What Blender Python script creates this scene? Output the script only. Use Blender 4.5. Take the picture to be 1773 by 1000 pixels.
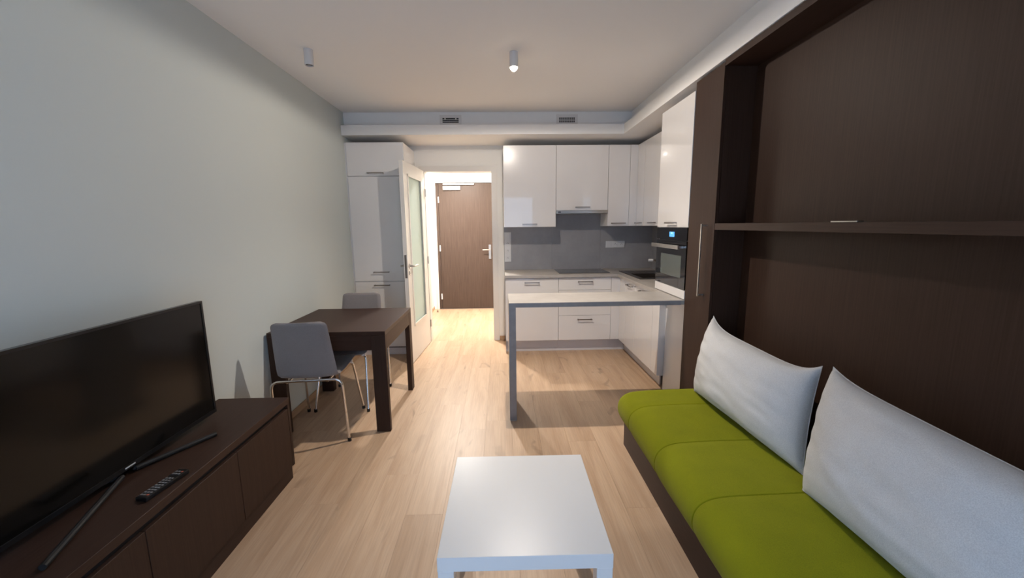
import bpy, bmesh, math, random
from math import sin, cos, pi, sqrt, radians
from mathutils import Vector, Matrix, noise

for o in list(bpy.data.objects): bpy.data.objects.remove(o)
scene = bpy.context.scene
COL = scene.collection
random.seed(7)

# ------------------------------------------------------------------ camera, world, lights, exposure
F_PX, PITCH, YAW, ROLL, CAM_H = 695.73, radians(-9.0154), radians(1.5254), radians(0.6519), 1.4634
def camera():
    cd = bpy.data.cameras.new('camera'); co = bpy.data.objects.new('camera', cd); COL.objects.link(co)
    R0 = Vector((cos(YAW), -sin(YAW), 0)); U0 = Vector((-sin(PITCH)*sin(YAW), -sin(PITCH)*cos(YAW), cos(PITCH)))
    fw = Vector((sin(YAW)*cos(PITCH), cos(YAW)*cos(PITCH), sin(PITCH)))
    rt = cos(ROLL)*R0 - sin(ROLL)*U0; up = sin(ROLL)*R0 + cos(ROLL)*U0
    M = Matrix.Identity(4)
    for i in range(3):
        M[i][0] = rt[i]; M[i][1] = up[i]; M[i][2] = -fw[i]
    M[2][3] = CAM_H
    co.matrix_world = M
    cd.sensor_fit = 'HORIZONTAL'; cd.sensor_width = 36; cd.lens = 36*F_PX/1773
    cd.clip_start = 0.02; cd.clip_end = 100
    scene.camera = co
camera()

w = bpy.data.worlds.new('evening_sky'); scene.world = w; w.use_nodes = True
bg = w.node_tree.nodes['Background']
bg.inputs['Color'].default_value = (0.49, 0.69, 1.0, 1); bg.inputs['Strength'].default_value = 2.4

scene.view_settings.view_transform = 'Standard'; scene.view_settings.look = 'None'
scene.view_settings.gamma = 1.0; scene.view_settings.use_curve_mapping = False
scene.view_settings.exposure = 0.38

def lamp_light(name, kind, loc, power, col, radius, spot=None, blend=0.3):
    ld = bpy.data.lights.new(name, kind); ld.energy = power; ld.color = col
    if kind != 'AREA': ld.shadow_soft_size = radius
    if kind == 'SPOT': ld.spot_size = radians(spot); ld.spot_blend = blend
    o = bpy.data.objects.new(name, ld); COL.objects.link(o); o.location = loc
    return o
LAMP = (0.111, 3.030)
lamp_light('lamp_beam', 'SPOT', (LAMP[0], LAMP[1]+0.012, 2.520), 98, (1.0, 0.895, 0.785), 0.022, 130, 1.0)
lamp_light('lamp_spill', 'SPOT', (LAMP[0], LAMP[1], 2.518), 33, (1.0, 0.895, 0.785), 0.020, 180, 0.12)
hall_l = lamp_light('hall_lamp_light', 'AREA', (-0.66, 6.0, 2.440), 84, (1.0, 0.94, 0.86), 0.05)
hall_l.data.shape = 'DISK'; hall_l.data.size = 0.16

# window portal for the daylight behind the camera
YF = -0.50
pl = bpy.data.lights.new('window_daylight_portal', 'AREA'); pl.shape = 'RECTANGLE'; pl.size = 1.95; pl.size_y = 2.15
pl.cycles.is_portal = True
po = bpy.data.objects.new('window_daylight_portal', pl); COL.objects.link(po)
po.location = (-0.105, YF-0.16, 1.135); po.rotation_euler = (radians(90), 0, 0)   # -Z of the light looks to +Y

# ------------------------------------------------------------------ materials
MATS = {}
def new_mat(name):
    m = bpy.data.materials.new(name); m.use_nodes = True; MATS[name] = m
    nt = m.node_tree; return m, nt, nt.nodes['Principled BSDF']
def plain(name, col, rough=0.5, metal=0.0, coat=0.0, spec=0.5, bump=0.0, bscale=200, var=0.0, vscale=6, emis=None, estr=0, trans=0, ior=1.45):
    m, nt, b = new_mat(name)
    b.inputs['Base Color'].default_value = (*col, 1); b.inputs['Roughness'].default_value = rough
    b.inputs['Metallic'].default_value = metal; b.inputs['Coat Weight'].default_value = coat
    b.inputs['Coat Roughness'].default_value = 0.03; b.inputs['Specular IOR Level'].default_value = spec
    b.inputs['Transmission Weight'].default_value = trans; b.inputs['IOR'].default_value = ior
    if emis: b.inputs['Emission Color'].default_value = (*emis, 1); b.inputs['Emission Strength'].default_value = estr
    L = nt.links
    if bump or var:
        tc = nt.nodes.new('ShaderNodeTexCoord')
        if bump:
            n = nt.nodes.new('ShaderNodeTexNoise'); n.inputs['Scale'].default_value = bscale; n.inputs['Detail'].default_value = 3
            L.new(tc.outputs['Object'], n.inputs['Vector'])
            bp = nt.nodes.new('ShaderNodeBump'); bp.inputs['Strength'].default_value = bump; bp.inputs['Distance'].default_value = 0.002
            L.new(n.outputs['Fac'], bp.inputs['Height']); L.new(bp.outputs['Normal'], b.inputs['Normal'])
        if var:
            n2 = nt.nodes.new('ShaderNodeTexNoise'); n2.inputs['Scale'].default_value = vscale; n2.inputs['Detail'].default_value = 5
            L.new(tc.outputs['Object'], n2.inputs['Vector'])
            mx = nt.nodes.new('ShaderNodeMix'); mx.data_type = 'RGBA'
            mx.inputs[6].default_value = (*[c*(1-var) for c in col], 1); mx.inputs[7].default_value = (*[min(1, c*(1+var)) for c in col], 1)
            mr = nt.nodes.new('ShaderNodeMapRange'); mr.inputs['From Min'].default_value = 0.3; mr.inputs['From Max'].default_value = 0.7
            L.new(n2.outputs['Fac'], mr.inputs['Value']); L.new(mr.outputs['Result'], mx.inputs[0]); L.new(mx.outputs[2], b.inputs['Base Color'])
    return m
def wood(name, c1, c2, grain='y', rough=0.4, fine=90, along=1.6, bump=0.05, coat=0.0, spec=0.22):
    m, nt, b = new_mat(name); L = nt.links
    tc = nt.nodes.new('ShaderNodeTexCoord'); mp = nt.nodes.new('ShaderNodeMapping')
    s = {'x': (along, fine, fine), 'y': (fine, along, fine), 'z': (fine, fine, along)}[grain]
    mp.inputs['Scale'].default_value = s
    L.new(tc.outputs['Object'], mp.inputs['Vector'])
    n = nt.nodes.new('ShaderNodeTexNoise'); n.inputs['Scale'].default_value = 1.0; n.inputs['Detail'].default_value = 6; n.inputs['Roughness'].default_value = 0.65
    L.new(mp.outputs['Vector'], n.inputs['Vector'])
    r = nt.nodes.new('ShaderNodeValToRGB'); r.color_ramp.elements[0].position = 0.33; r.color_ramp.elements[1].position = 0.68
    r.color_ramp.elements[0].color = (*c1, 1); r.color_ramp.elements[1].color = (*c2, 1)
    L.new(n.outputs['Fac'], r.inputs['Fac']); L.new(r.outputs['Color'], b.inputs['Base Color'])
    b.inputs['Roughness'].default_value = rough; b.inputs['Coat Weight'].default_value = coat; b.inputs['Specular IOR Level'].default_value = spec
    bp = nt.nodes.new('ShaderNodeBump'); bp.inputs['Strength'].default_value = bump; bp.inputs['Distance'].default_value = 0.001
    L.new(n.outputs['Fac'], bp.inputs['Height']); L.new(bp.outputs['Normal'], b.inputs['Normal'])
    return m
def oak_floor(name):
    m, nt, b = new_mat(name); L = nt.links; N = nt.nodes.new
    tc = N('ShaderNodeTexCoord'); oi = N('ShaderNodeObjectInfo')
    off = N('ShaderNodeVectorMath'); off.operation = 'SCALE'; off.inputs[0].default_value = (31.7, 57.3, 11.1)
    L.new(oi.outputs['Random'], off.inputs['Scale'])
    add = N('ShaderNodeVectorMath'); add.operation = 'ADD'; L.new(tc.outputs['Object'], add.inputs[0]); L.new(off.outputs[0], add.inputs[1])
    # broad cathedral streaks
    mp = N('ShaderNodeMapping'); mp.inputs['Scale'].default_value = (11, 1.1, 1); L.new(add.outputs[0], mp.inputs['Vector'])
    n1 = N('ShaderNodeTexNoise'); n1.inputs['Scale'].default_value = 1; n1.inputs['Detail'].default_value = 4; n1.inputs['Roughness'].default_value = 0.55; n1.inputs['Distortion'].default_value = 0.6
    L.new(mp.outputs[0], n1.inputs['Vector'])
    # fine fibres
    mp2 = N('ShaderNodeMapping'); mp2.inputs['Scale'].default_value = (150, 5, 1); L.new(add.outputs[0], mp2.inputs['Vector'])
    n2 = N('ShaderNodeTexNoise'); n2.inputs['Scale'].default_value = 1; n2.inputs['Detail'].default_value = 3; L.new(mp2.outputs[0], n2.inputs['Vector'])
    # knots
    mp3 = N('ShaderNodeMapping'); mp3.inputs['Scale'].default_value = (7.0, 2.6, 1); L.new(add.outputs[0], mp3.inputs['Vector'])
    n3 = N('ShaderNodeTexNoise'); n3.inputs['Scale'].default_value = 1.0; n3.inputs['Detail'].default_value = 2; n3.inputs['Distortion'].default_value = 1.5; L.new(mp3.outputs[0], n3.inputs['Vector'])
    r1 = N('ShaderNodeValToRGB'); e = r1.color_ramp.elements
    e[0].position = 0.30; e[0].color = (0.43, 0.278, 0.172, 1); e[1].position = 0.66; e[1].color = (0.54, 0.375, 0.250, 1)
    L.new(n1.outputs['Fac'], r1.inputs['Fac'])
    r2 = N('ShaderNodeMapRange'); r2.inputs['From Min'].default_value = 0.35; r2.inputs['From Max'].default_value = 0.65; r2.inputs['To Min'].default_value = 0.93; r2.inputs['To Max'].default_value = 1.05
    L.new(n2.outputs['Fac'], r2.inputs['Value'])
    r3 = N('ShaderNodeMapRange'); r3.inputs['From Min'].default_value = 0.65; r3.inputs['From Max'].default_value = 0.80; r3.inputs['To Min'].default_value = 1.0; r3.inputs['To Max'].default_value = 0.62
    L.new(n3.outputs['Fac'], r3.inputs['Value'])
    pv = N('ShaderNodeMapRange'); pv.inputs['To Min'].default_value = 0.96; pv.inputs['To Max'].default_value = 1.035; L.new(oi.outputs['Random'], pv.inputs['Value'])
    m1 = N('ShaderNodeMath'); m1.operation = 'MULTIPLY'; L.new(r2.outputs[0], m1.inputs[0]); L.new(r3.outputs[0], m1.inputs[1])
    m2 = N('ShaderNodeMath'); m2.operation = 'MULTIPLY'; L.new(m1.outputs[0], m2.inputs[0]); L.new(pv.outputs[0], m2.inputs[1])
    sc = N('ShaderNodeVectorMath'); sc.operation = 'SCALE'; L.new(r1.outputs['Color'], sc.inputs[0]); L.new(m2.outputs[0], sc.inputs['Scale'])
    L.new(sc.outputs[0], b.inputs['Base Color'])
    b.inputs['Roughness'].default_value = 0.42
    bp = N('ShaderNodeBump'); bp.inputs['Strength'].default_value = 0.06; bp.inputs['Distance'].default_value = 0.001
    L.new(n2.outputs['Fac'], bp.inputs['Height']); L.new(bp.outputs['Normal'], b.inputs['Normal'])
    return m
def concrete(name, c1, c2, scale=3.0, rough=0.5):
    m, nt, b = new_mat(name); L = nt.links; N = nt.nodes.new
    tc = N('ShaderNodeTexCoord'); n = N('ShaderNodeTexNoise'); n.inputs['Scale'].default_value = scale; n.inputs['Detail'].default_value = 9; n.inputs['Roughness'].default_value = 0.62
    L.new(tc.outputs['Object'], n.inputs['Vector'])
    r = N('ShaderNodeValToRGB'); r.color_ramp.elements[0].position = 0.32; r.color_ramp.elements[1].position = 0.68
    r.color_ramp.elements[0].color = (*c1, 1); r.color_ramp.elements[1].color = (*c2, 1)
    L.new(n.outputs['Fac'], r.inputs['Fac']); L.new(r.outputs['Color'], b.inputs['Base Color']); b.inputs['Roughness'].default_value = rough
    return m
def fabric(name, c1, c2, scale=700, rough=0.95, bump=0.3, sheen=0.2, stretch=(1, 1, 1)):
    m, nt, b = new_mat(name); L = nt.links; N = nt.nodes.new
    tc = N('ShaderNodeTexCoord'); mp = N('ShaderNodeMapping'); mp.inputs['Scale'].default_value = stretch
    n = N('ShaderNodeTexNoise'); n.inputs['Scale'].default_value = scale; n.inputs['Detail'].default_value = 2
    n0 = N('ShaderNodeTexNoise'); n0.inputs['Scale'].default_value = 9; n0.inputs['Detail'].default_value = 3
    L.new(tc.outputs['Object'], mp.inputs['Vector']); L.new(mp.outputs[0], n.inputs['Vector']); L.new(tc.outputs['Object'], n0.inputs['Vector'])
    ad = N('ShaderNodeMath'); ad.operation = 'MULTIPLY_ADD'; ad.inputs[1].default_value = 0.25; L.new(n0.outputs['Fac'], ad.inputs[0])
    sb = N('ShaderNodeMath'); sb.operation = 'SUBTRACT'; sb.inputs[1].default_value = 0.125; L.new(n.outputs['Fac'], sb.inputs[0]); L.new(sb.outputs[0], ad.inputs[2])
    r = N('ShaderNodeValToRGB'); r.color_ramp.elements[0].position = 0.3; r.color_ramp.elements[1].position = 0.7
    r.color_ramp.elements[0].color = (*c1, 1); r.color_ramp.elements[1].color = (*c2, 1)
    L.new(ad.outputs[0], r.inputs['Fac']); L.new(r.outputs['Color'], b.inputs['Base Color'])
    b.inputs['Roughness'].default_value = rough; b.inputs['Sheen Weight'].default_value = sheen; b.inputs['Specular IOR Level'].default_value = 0.2
    bp = N('ShaderNodeBump'); bp.inputs['Strength'].default_value = bump; bp.inputs['Distance'].default_value = 0.001
    L.new(n.outputs['Fac'], bp.inputs['Height']); L.new(bp.outputs['Normal'], b.inputs['Normal'])
    return m

mint = plain('mint_wall_paint', (0.610, 0.650, 0.628), 0.85, bump=0.15, bscale=350, spec=0.2)
white_wall = plain('white_wall_paint', (0.86, 0.84, 0.80), 0.85, bump=0.1, bscale=350, spec=0.2)
ceil_m = plain('ceiling_paint', (0.88, 0.865, 0.845), 0.9, bump=0.1, bscale=300, spec=0.2)
floor_m = oak_floor('oak_laminate')
joint_m = plain('floor_joint', (0.22, 0.14, 0.08), 0.8, bump=0.1)
base_m = wood('oak_skirting', (0.42, 0.27, 0.16), (0.54, 0.37, 0.23), 'y', 0.45, 40, 1.5)
gloss = plain('white_gloss_front', (0.76, 0.735, 0.72), 0.22, coat=1.0, var=0.01)
carc = plain('white_carcass', (0.82, 0.79, 0.77), 0.35, var=0.01)
gap_m = plain('dark_gap', (0.10, 0.09, 0.085), 0.7, var=0.05)
plinth_m = plain('grey_plinth', (0.66, 0.63, 0.63), 0.35, var=0.02)
steel = plain('brushed_steel', (0.50, 0.48, 0.46), 0.28, metal=1.0, var=0.04, vscale=30)
dsteel = plain('dark_steel', (0.30, 0.27, 0.25), 0.30, metal=1.0, var=0.04, vscale=30)
chrome = plain('chrome', (0.80, 0.79, 0.78), 0.07, metal=1.0, var=0.01)
stone = concrete('worktop_stone', (0.36, 0.33, 0.305), (0.44, 0.41, 0.38), 6, 0.38)
shaded_edge_m = concrete('shaded_stone_edge', (0.26, 0.25, 0.26), (0.31, 0.30, 0.31), 14, 0.45)  # same stone, with bluish window-side shade of the front faces put into its colour
splash = concrete('concrete_splashback', (0.265, 0.258, 0.268), (0.345, 0.335, 0.345), 2.6, 0.45)
wenge_y = wood('wenge_along', (0.035, 0.0170, 0.0110), (0.051, 0.0260, 0.0175), 'y', 0.50, 160, 3)
wenge_x = wood('wenge_across', (0.035, 0.0170, 0.0110), (0.051, 0.0260, 0.0175), 'x', 0.45, 160, 3)
wenge_z = wood('wenge_upright', (0.034, 0.0165, 0.0100), (0.048, 0.0245, 0.0160), 'z', 0.55, 160, 3)
entry_m = wood('entry_door_wood', (0.056, 0.036, 0.027), (0.082, 0.055, 0.043), 'z', 0.42, 90, 3)
dark_void = plain('shadow_gap_board', (0.012, 0.009, 0.008), 0.8, var=0.05)
table_w = plain('white_table_foil', (0.74, 0.735, 0.73), 0.33, var=0.008)
green = fabric('green_upholstery', (0.165, 0.180, 0.002), (0.250, 0.262, 0.004), 260, sheen=0.03, stretch=(1, 5, 5))
linen = fabric('light_grey_linen', (0.50, 0.50, 0.51), (0.64, 0.64, 0.64), 420, bump=0.4)
taupe = fabric('taupe_upholstery', (0.215, 0.190, 0.186), (0.29, 0.262, 0.256), 600)
rubber = plain('black_rubber', (0.012, 0.012, 0.013), 0.6, bump=0.2)
black_gl = plain('black_glass', (0.006, 0.006, 0.007), 0.04, coat=0.6, var=0.02)
black_pl = plain('black_plastic', (0.010, 0.010, 0.011), 0.28, var=0.05)
screen_m = plain('tv_screen', (0.006, 0.0055, 0.005), 0.13, spec=0.35, var=0.02)
oven_win = plain('oven_window', (0.10, 0.115, 0.105), 0.08, coat=0.8, var=0.03)
display = plain('blue_display', (0.05, 0.2, 0.5), 0.3, emis=(0.10, 0.40, 0.95), estr=0.9, var=0.02)
display2 = plain('display_digits', (0.3, 0.6, 0.9), 0.3, emis=(0.35, 0.7, 1.0), estr=1.0, var=0.02)
sink_m = plain('dark_granite_sink', (0.040, 0.033, 0.030), 0.30, var=0.3, vscale=120)
white_pl = plain('white_plastic', (0.68, 0.68, 0.69), 0.4, var=0.01)
lamp_wh = plain('white_lamp_metal', (0.74, 0.71, 0.69), 0.5, bump=0.03)
bulb_m = plain('lit_bulb', (1, 0.95, 0.85), 0.5, emis=(1.0, 0.90, 0.74), estr=22, var=0.01)
lens_off = plain('unlit_reflector', (0.10, 0.09, 0.085), 0.25, metal=0.7, var=0.2, vscale=60)
frost = plain('frosted_glass', (0.76, 0.90, 0.84), 0.6, trans=0.35, ior=1.35, var=0.01)
pane_m = plain('window_glass', (1, 1, 1), 0.0, trans=1.0, ior=1.02, var=0.001)
door_wh = plain('white_door_foil', (0.74, 0.71, 0.67), 0.38, bump=0.03, bscale=120)
red_btn = plain('red_button', (0.45, 0.12, 0.08), 0.4, var=0.02)
grey_btn = plain('grey_button', (0.22, 0.21, 0.21), 0.4, var=0.05)
print_m = plain('light_print', (0.6, 0.6, 0.6), 0.4, var=0.01)

# ------------------------------------------------------------------ mesh helpers
def box(bm, x0, x1, y0, y1, z0, z1, bev=0.0, seg=1, M=None):
    t = bmesh.new()
    vs = [t.verts.new((x, y, z)) for x in (x0, x1) for y in (y0, y1) for z in (z0, z1)]
    for f in ((0, 1, 3, 2), (4, 6, 7, 5), (0, 4, 5, 1), (2, 3, 7, 6), (0, 2, 6, 4), (1, 5, 7, 3)):
        t.faces.new([vs[i] for i in f])
    if bev > 0: bmesh.ops.bevel(t, geom=t.edges[:], offset=bev, segments=seg, affect='EDGES', profile=0.5)
    if M is not None: t.transform(M)
    me = bpy.data.meshes.new('tmp'); t.to_mesh(me); bm.from_mesh(me); bpy.data.meshes.remove(me); t.free()
    return bm
def BX(*a, **k): return box(bmesh.new(), *a, **k)
def cells(us, vs, filled, w0, w1, ax):
    """slab over a grid with holes; ax 'xy'|'xz'|'yz' the plane, w the thickness axis"""
    bm = bmesh.new(); cache = {}
    def V(u, v, w):
        k = (round(u, 5), round(v, 5), round(w, 5))
        if k not in cache:
            p = {'xy': (u, v, w), 'xz': (u, w, v), 'yz': (w, u, v)}[ax]; cache[k] = bm.verts.new(p)
        return cache[k]
    nu, nv = len(us)-1, len(vs)-1
    F = lambda i, j: 0 <= i < nu and 0 <= j < nv and filled(i, j)
    for i in range(nu):
        for j in range(nv):
            if not F(i, j): continue
            a, b, c, d = us[i], us[i+1], vs[j], vs[j+1]
            bm.faces.new([V(a, c, w1), V(b, c, w1), V(b, d, w1), V(a, d, w1)])
            bm.faces.new([V(a, c, w0), V(a, d, w0), V(b, d, w0), V(b, c, w0)])
            if not F(i-1, j): bm.faces.new([V(a, c, w0), V(a, c, w1), V(a, d, w1), V(a, d, w0)])
            if not F(i+1, j): bm.faces.new([V(b, c, w0), V(b, d, w0), V(b, d, w1), V(b, c, w1)])
            if not F(i, j-1): bm.faces.new([V(a, c, w0), V(b, c, w0), V(b, c, w1), V(a, c, w1)])
            if not F(i, j+1): bm.faces.new([V(a, d, w0), V(a, d, w1), V(b, d, w1), V(b, d, w0)])
    bmesh.ops.recalc_face_normals(bm, faces=bm.faces[:])
    return bm
def cyl(bm, c, r, h, n=24, axis='z', r2=None, cap=True):
    t = bmesh.new(); bmesh.ops.create_cone(t, cap_ends=cap, segments=n, radius1=r, radius2=r if r2 is None else r2, depth=h)
    M = Matrix.Translation(c)
    if axis == 'x': M = M @ Matrix.Rotation(pi/2, 4, 'Y')
    if axis == 'y': M = M @ Matrix.Rotation(-pi/2, 4, 'X')
    t.transform(M); me = bpy.data.meshes.new('tmp'); t.to_mesh(me); bm.from_mesh(me); bpy.data.meshes.remove(me); t.free(); return bm
def fillet(pts, r, n=6):
    pts = [Vector(p) for p in pts]; out = [pts[0]]
    for i in range(1, len(pts)-1):
        a, b, c = pts[i-1], pts[i], pts[i+1]; d1 = (a-b).normalized(); d2 = (c-b).normalized()
        rr = min(r, (a-b).length*0.49, (c-b).length*0.49)
        p0 = b+d1*rr; p2 = b+d2*rr
        for k in range(n+1):
            t = k/n; out.append((1-t)**2*p0 + 2*t*(1-t)*b + t*t*p2)
    out.append(pts[-1]); return out
def tube(bm, pts, r, n=12):
    pts = [Vector(p) for p in pts]; rings = []; up = None
    for i, p in enumerate(pts):
        d = (pts[min(i+1, len(pts)-1)] - pts[max(i-1, 0)]).normalized()
        if up is None:
            up = Vector((0, 0, 1)) if abs(d.z) < 0.9 else Vector((1, 0, 0))
        up = (up - d*up.dot(d)).normalized(); sd = d.cross(up)
        rings.append([bm.verts.new(p + r*(cos(2*pi*k/n)*up + sin(2*pi*k/n)*sd)) for k in range(n)])
    for a, b in zip(rings, rings[1:]):
        for k in range(n): bm.faces.new([a[k], a[(k+1) % n], b[(k+1) % n], b[k]])
    bm.faces.new(rings[0][::-1]); bm.faces.new(rings[-1])
    return bm

# ------------------------------------------------------------------ object helpers
ROOTM = {}
def tag(o, label, cat, group=None, kind=None):
    if label: o['label'] = label
    if cat: o['category'] = cat
    if group: o['group'] = group
    if kind: o['kind'] = kind
    return o
def thing(name, label, cat, loc=(0, 0, 0), rz=0.0, group=None, kind=None):
    o = bpy.data.objects.new(name, None); COL.objects.link(o); o.empty_display_size = 0.1
    o.location = loc; o.rotation_euler = (0, 0, rz)
    ROOTM[o.name] = Matrix.Translation(loc) @ Matrix.Rotation(rz, 4, 'Z')
    return tag(o, label, cat, group, kind)
def root_of(o):
    while o.parent: o = o.parent
    return o
def smooth(me, ang=35):
    for p in me.polygons: p.use_smooth = True
    me.set_sharp_from_angle(angle=radians(ang))
def part(name, bm, mat, parent=None, world=True, sm=False, origin=None, label=None):
    """world: bm is in room coordinates and is moved into the thing's own"""
    bmesh.ops.recalc_face_normals(bm, faces=bm.faces[:])
    me = bpy.data.meshes.new(name); bm.to_mesh(me); bm.free()
    o = bpy.data.objects.new(name, me); COL.objects.link(o)
    if mat is not None:
        for mm in (mat if isinstance(mat, list) else [mat]): me.materials.append(mm)
    if parent is not None:
        o.parent = parent
        if world: me.transform(ROOTM[root_of(parent).name].inverted())
    elif origin is not None:
        me.transform(Matrix.Translation(origin).inverted()); o.location = origin
    if sm: smooth(me, sm if sm is not True else 35)
    if label: o['label'] = label
    return o
def single(name, bm, mat, label, cat, origin, group=None, kind=None, sm=False):
    o = part(name, bm, mat, None, origin=origin, sm=sm); ROOTM[o.name] = Matrix.Translation(origin)
    return tag(o, label, cat, group, kind)

# ------------------------------------------------------------------ room dimensions
XL, XR, YB, H = -1.645, 1.910, 5.040, 2.657
ZL0, ZL1, YB2, YB1, XR2, XR1 = 2.410, 2.510, 4.440, 4.532, 1.3276, 1.431
DX0, DX1, DZ = -0.908, -0.103, 2.110
YH = 7.06; HXL, HXR, HZ = -1.20, 0.75, 2.50

# floor: sub-board and single planks
floor = single('floor', BX(HXL-0.6, XR, YF, YH, -0.03, -0.0125), joint_m, 'light oak laminate plank floor of the living room and hall', 'floor', (0, 0, 0), kind='structure')
floor.data.transform(Matrix.Identity(4))
PW = 0.19; known = {-0.70: 3.503, -0.51: 1.872, -0.32: 2.735, -0.13: 2.858, -0.89: 2.751, 0.63: 1.875}
x = -0.13 - 9*PW; PL = 1.285; pn = 0
while x < XR - 0.01:
    a, b = max(x, XL), min(x+PW, XR)
    if b - a > 0.02:
        key = round(x, 2); ph = known.get(key, random.uniform(0, PL))
        for (y0, y1) in ((YF, YB), (YB, YH)):
            if y0 == YB:
                a2, b2 = max(a, HXL), min(b, HXR)
                if b2 - a2 < 0.02: continue
            else: a2, b2 = a, b
            if y0 == YB: ph += random.uniform(0.2, 0.9)
            k = math.floor((y0-ph)/PL); cuts = [y0]
            while True:
                k += 1; yy = ph + k*PL
                if yy >= y1 - 0.05: break
                if yy > y0 + 0.05: cuts.append(yy)
            cuts.append(y1)
            for c0, c1 in zip(cuts, cuts[1:]):
                g = 0.00035
                p = part('plank', BX(a2+g, b2-g, c0+g, c1-g, -0.012, 0.0), floor_m, floor)
                pn += 1
    x += PW

# walls
def hole(us, vs, holes):
    def f(i, j):
        cu, cv = (us[i]+us[i+1])/2, (vs[j]+vs[j+1])/2
        return not any(a < cu < b and c < cv < d for a, b, c, d in holes)
    return f
single('wall_left', BX(XL-0.12, XL, YF, YB, -0.03, H+0.1), mint, 'pale mint painted wall behind the television', 'wall', (XL, 2, 0), kind='structure')
us = [XL-0.12, DX0-0.035, DX1+0.035, XR+0.12]; vs = [-0.03, DZ+0.035, H+0.1]
single('wall_back', cells(us, vs, hole(us, vs, [(DX0-0.04, DX1+0.04, -1, DZ+0.04)]), YB, YB+0.12, 'xz'), white_wall, 'white kitchen wall with the doorway to the hall', 'wall', (0, YB, 0), kind='structure')
single('wall_right', BX(XR, XR+0.12, YF, YB, -0.03, H+0.1), white_wall, 'white wall behind kitchen units and wall bed', 'wall', (XR, 2, 0), kind='structure')
WX0, WX1, WZ0, WZ1 = -1.05, 0.85, 0.08, 2.20
us = [XL-0.12, WX0, WX1, XR+0.12]; vs = [-0.03, WZ0, WZ1, H+0.1]
single('wall_front', cells(us, vs, hole(us, vs, [(WX0, WX1, WZ0, WZ1)]), YF-0.14, YF, 'xz'), white_wall, 'white window wall of the living room', 'wall', (0, YF, 0), kind='structure')
single('ceiling', BX(XL-0.12, XR+0.12, YF-0.14, YB+0.12, H, H+0.10), ceil_m, 'white flat ceiling of the living room', 'ceiling', (0, 2, H), kind='structure')
# dropped edge of the ceiling: recessed upper box and projecting lower ledge, L-shaped
def lshape(xr, yb, z0, z1):
    us = [XL, xr, XR]; vs = [YF, yb, YB]
    return cells(us, vs, lambda i, j: not (i == 0 and j == 0), z0, z1, 'xy')
single('trim_1', lshape(XR1, YB1, ZL1-0.005, H), ceil_m, 'upper recessed plaster box of the dropped ceiling edge', 'ceiling trim', (0, YB1, ZL1), kind='structure')
single('trim_2', lshape(XR2, YB2, ZL0, ZL1), ceil_m, 'lower projecting plaster ledge of the dropped ceiling edge', 'ceiling trim', (0, YB2, ZL0), kind='structure')
# window behind the camera
wn = thing('window_1', 'wide white balcony window with two glazed leaves', 'window', ((WX0+WX1)/2, YF-0.07, WZ0), kind='structure')
us = [WX0, WX0+0.07, (WX0+WX1)/2-0.05, (WX0+WX1)/2+0.05, WX1-0.07, WX1]; vs = [WZ0, WZ0+0.09, WZ1-0.08, WZ1]
part('window_frame', cells(us, vs, lambda i, j: not (j == 1 and i in (1, 3)), YF-0.11, YF-0.04, 'xz'), door_wh, wn)
for a, b in ((us[1], us[2]), (us[3], us[4])):
    part('window_pane', BX(a+0.001, b-0.001, YF-0.079, YF-0.071, vs[1]+0.001, vs[2]-0.001), pane_m, wn)
# hall
single('wall_hall_left', BX(HXL-0.12, HXL, YB+0.12, YH+0.1, -0.03, HZ), white_wall, 'bright white hall wall left of the entrance door', 'wall', (HXL, 6, 0), kind='structure')
single('wall_hall_right', BX(HXR, HXR+0.12, YB+0.12, YH+0.1, -0.03, HZ), white_wall, 'white hall wall right of the entrance door', 'wall', (HXR, 6, 0), kind='structure')
EX0, EX1, EZ = -1.100, -0.105, 2.185
us = [HXL-0.12, EX0, EX1, HXR+0.12]; vs = [-0.03, EZ, HZ]
single('wall_hall_back', cells(us, vs, hole(us, vs, [(EX0, EX1, -1, EZ)]), YH, YH+0.2, 'xz'), white_wall, 'white hall end wall around the entrance door', 'wall', (0, YH, 0), kind='structure')
single('ceiling_hall', BX(HXL-0.12, HXR+0.12, YB+0.12, YH+0.2, HZ, HZ+0.1), ceil_m, 'white lowered ceiling of the hall', 'ceiling', (0, 6, HZ), kind='structure')
# skirting boards
def skirting(name, x0, x1, y0, y1, label):
    single(name, BX(x0, x1, y0, y1, 0.0005, 0.056, bev=0.003), base_m, label, 'baseboard', ((x0+x1)/2, (y0+y1)/2, 0), kind='structure')
skirting('baseboard_left', XL+0.0005, XL+0.0145, YF+0.02, 4.515, 'oak skirting board along the mint wall')
skirting('baseboard_back', DX1+0.0735, 0.040, YB-0.0145, YB-0.0005, 'short oak skirting board between doorway and kitchen')
skirting('baseboard_hall', HXL+0.0005, HXL+0.0145, YB+0.14, YH-0.02, 'oak skirting board along the hall wall')

# ------------------------------------------------------------------ door_1, the open interior door with its frame
d1 = thing('door_1', 'white interior door with tall frosted glass pane, standing open', 'door', ((DX0+DX1)/2, YB, 0), kind='structure')
fb = bmesh.new()
us = [DX0-0.066, DX0, DX1, DX1+0.070]; vs = [0.0005, DZ, DZ+0.064]
bmf = cells(us, vs, lambda i, j: not (i == 1 and j == 0), YB-0.014, YB-0.0005, 'xz')
part('door_casing', bmf, door_wh, d1)
us = [DX0-0.032, DX0, DX1, DX1+0.032]; vs = [0.0005, DZ, DZ+0.032]
part('door_jamb', cells(us, vs, lambda i, j: not (i == 1 and j == 0), YB+0.0005, YB+0.1195, 'xz'), door_wh, d1)
us = [DX0-0.066, DX0, DX1, DX1+0.070]; vs = [0.0005, DZ, DZ+0.064]
part('door_casing', cells(us, vs, lambda i, j: not (i == 1 and j == 0), YB+0.1205, YB+0.134, 'xz'), door_wh, d1)
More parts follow.
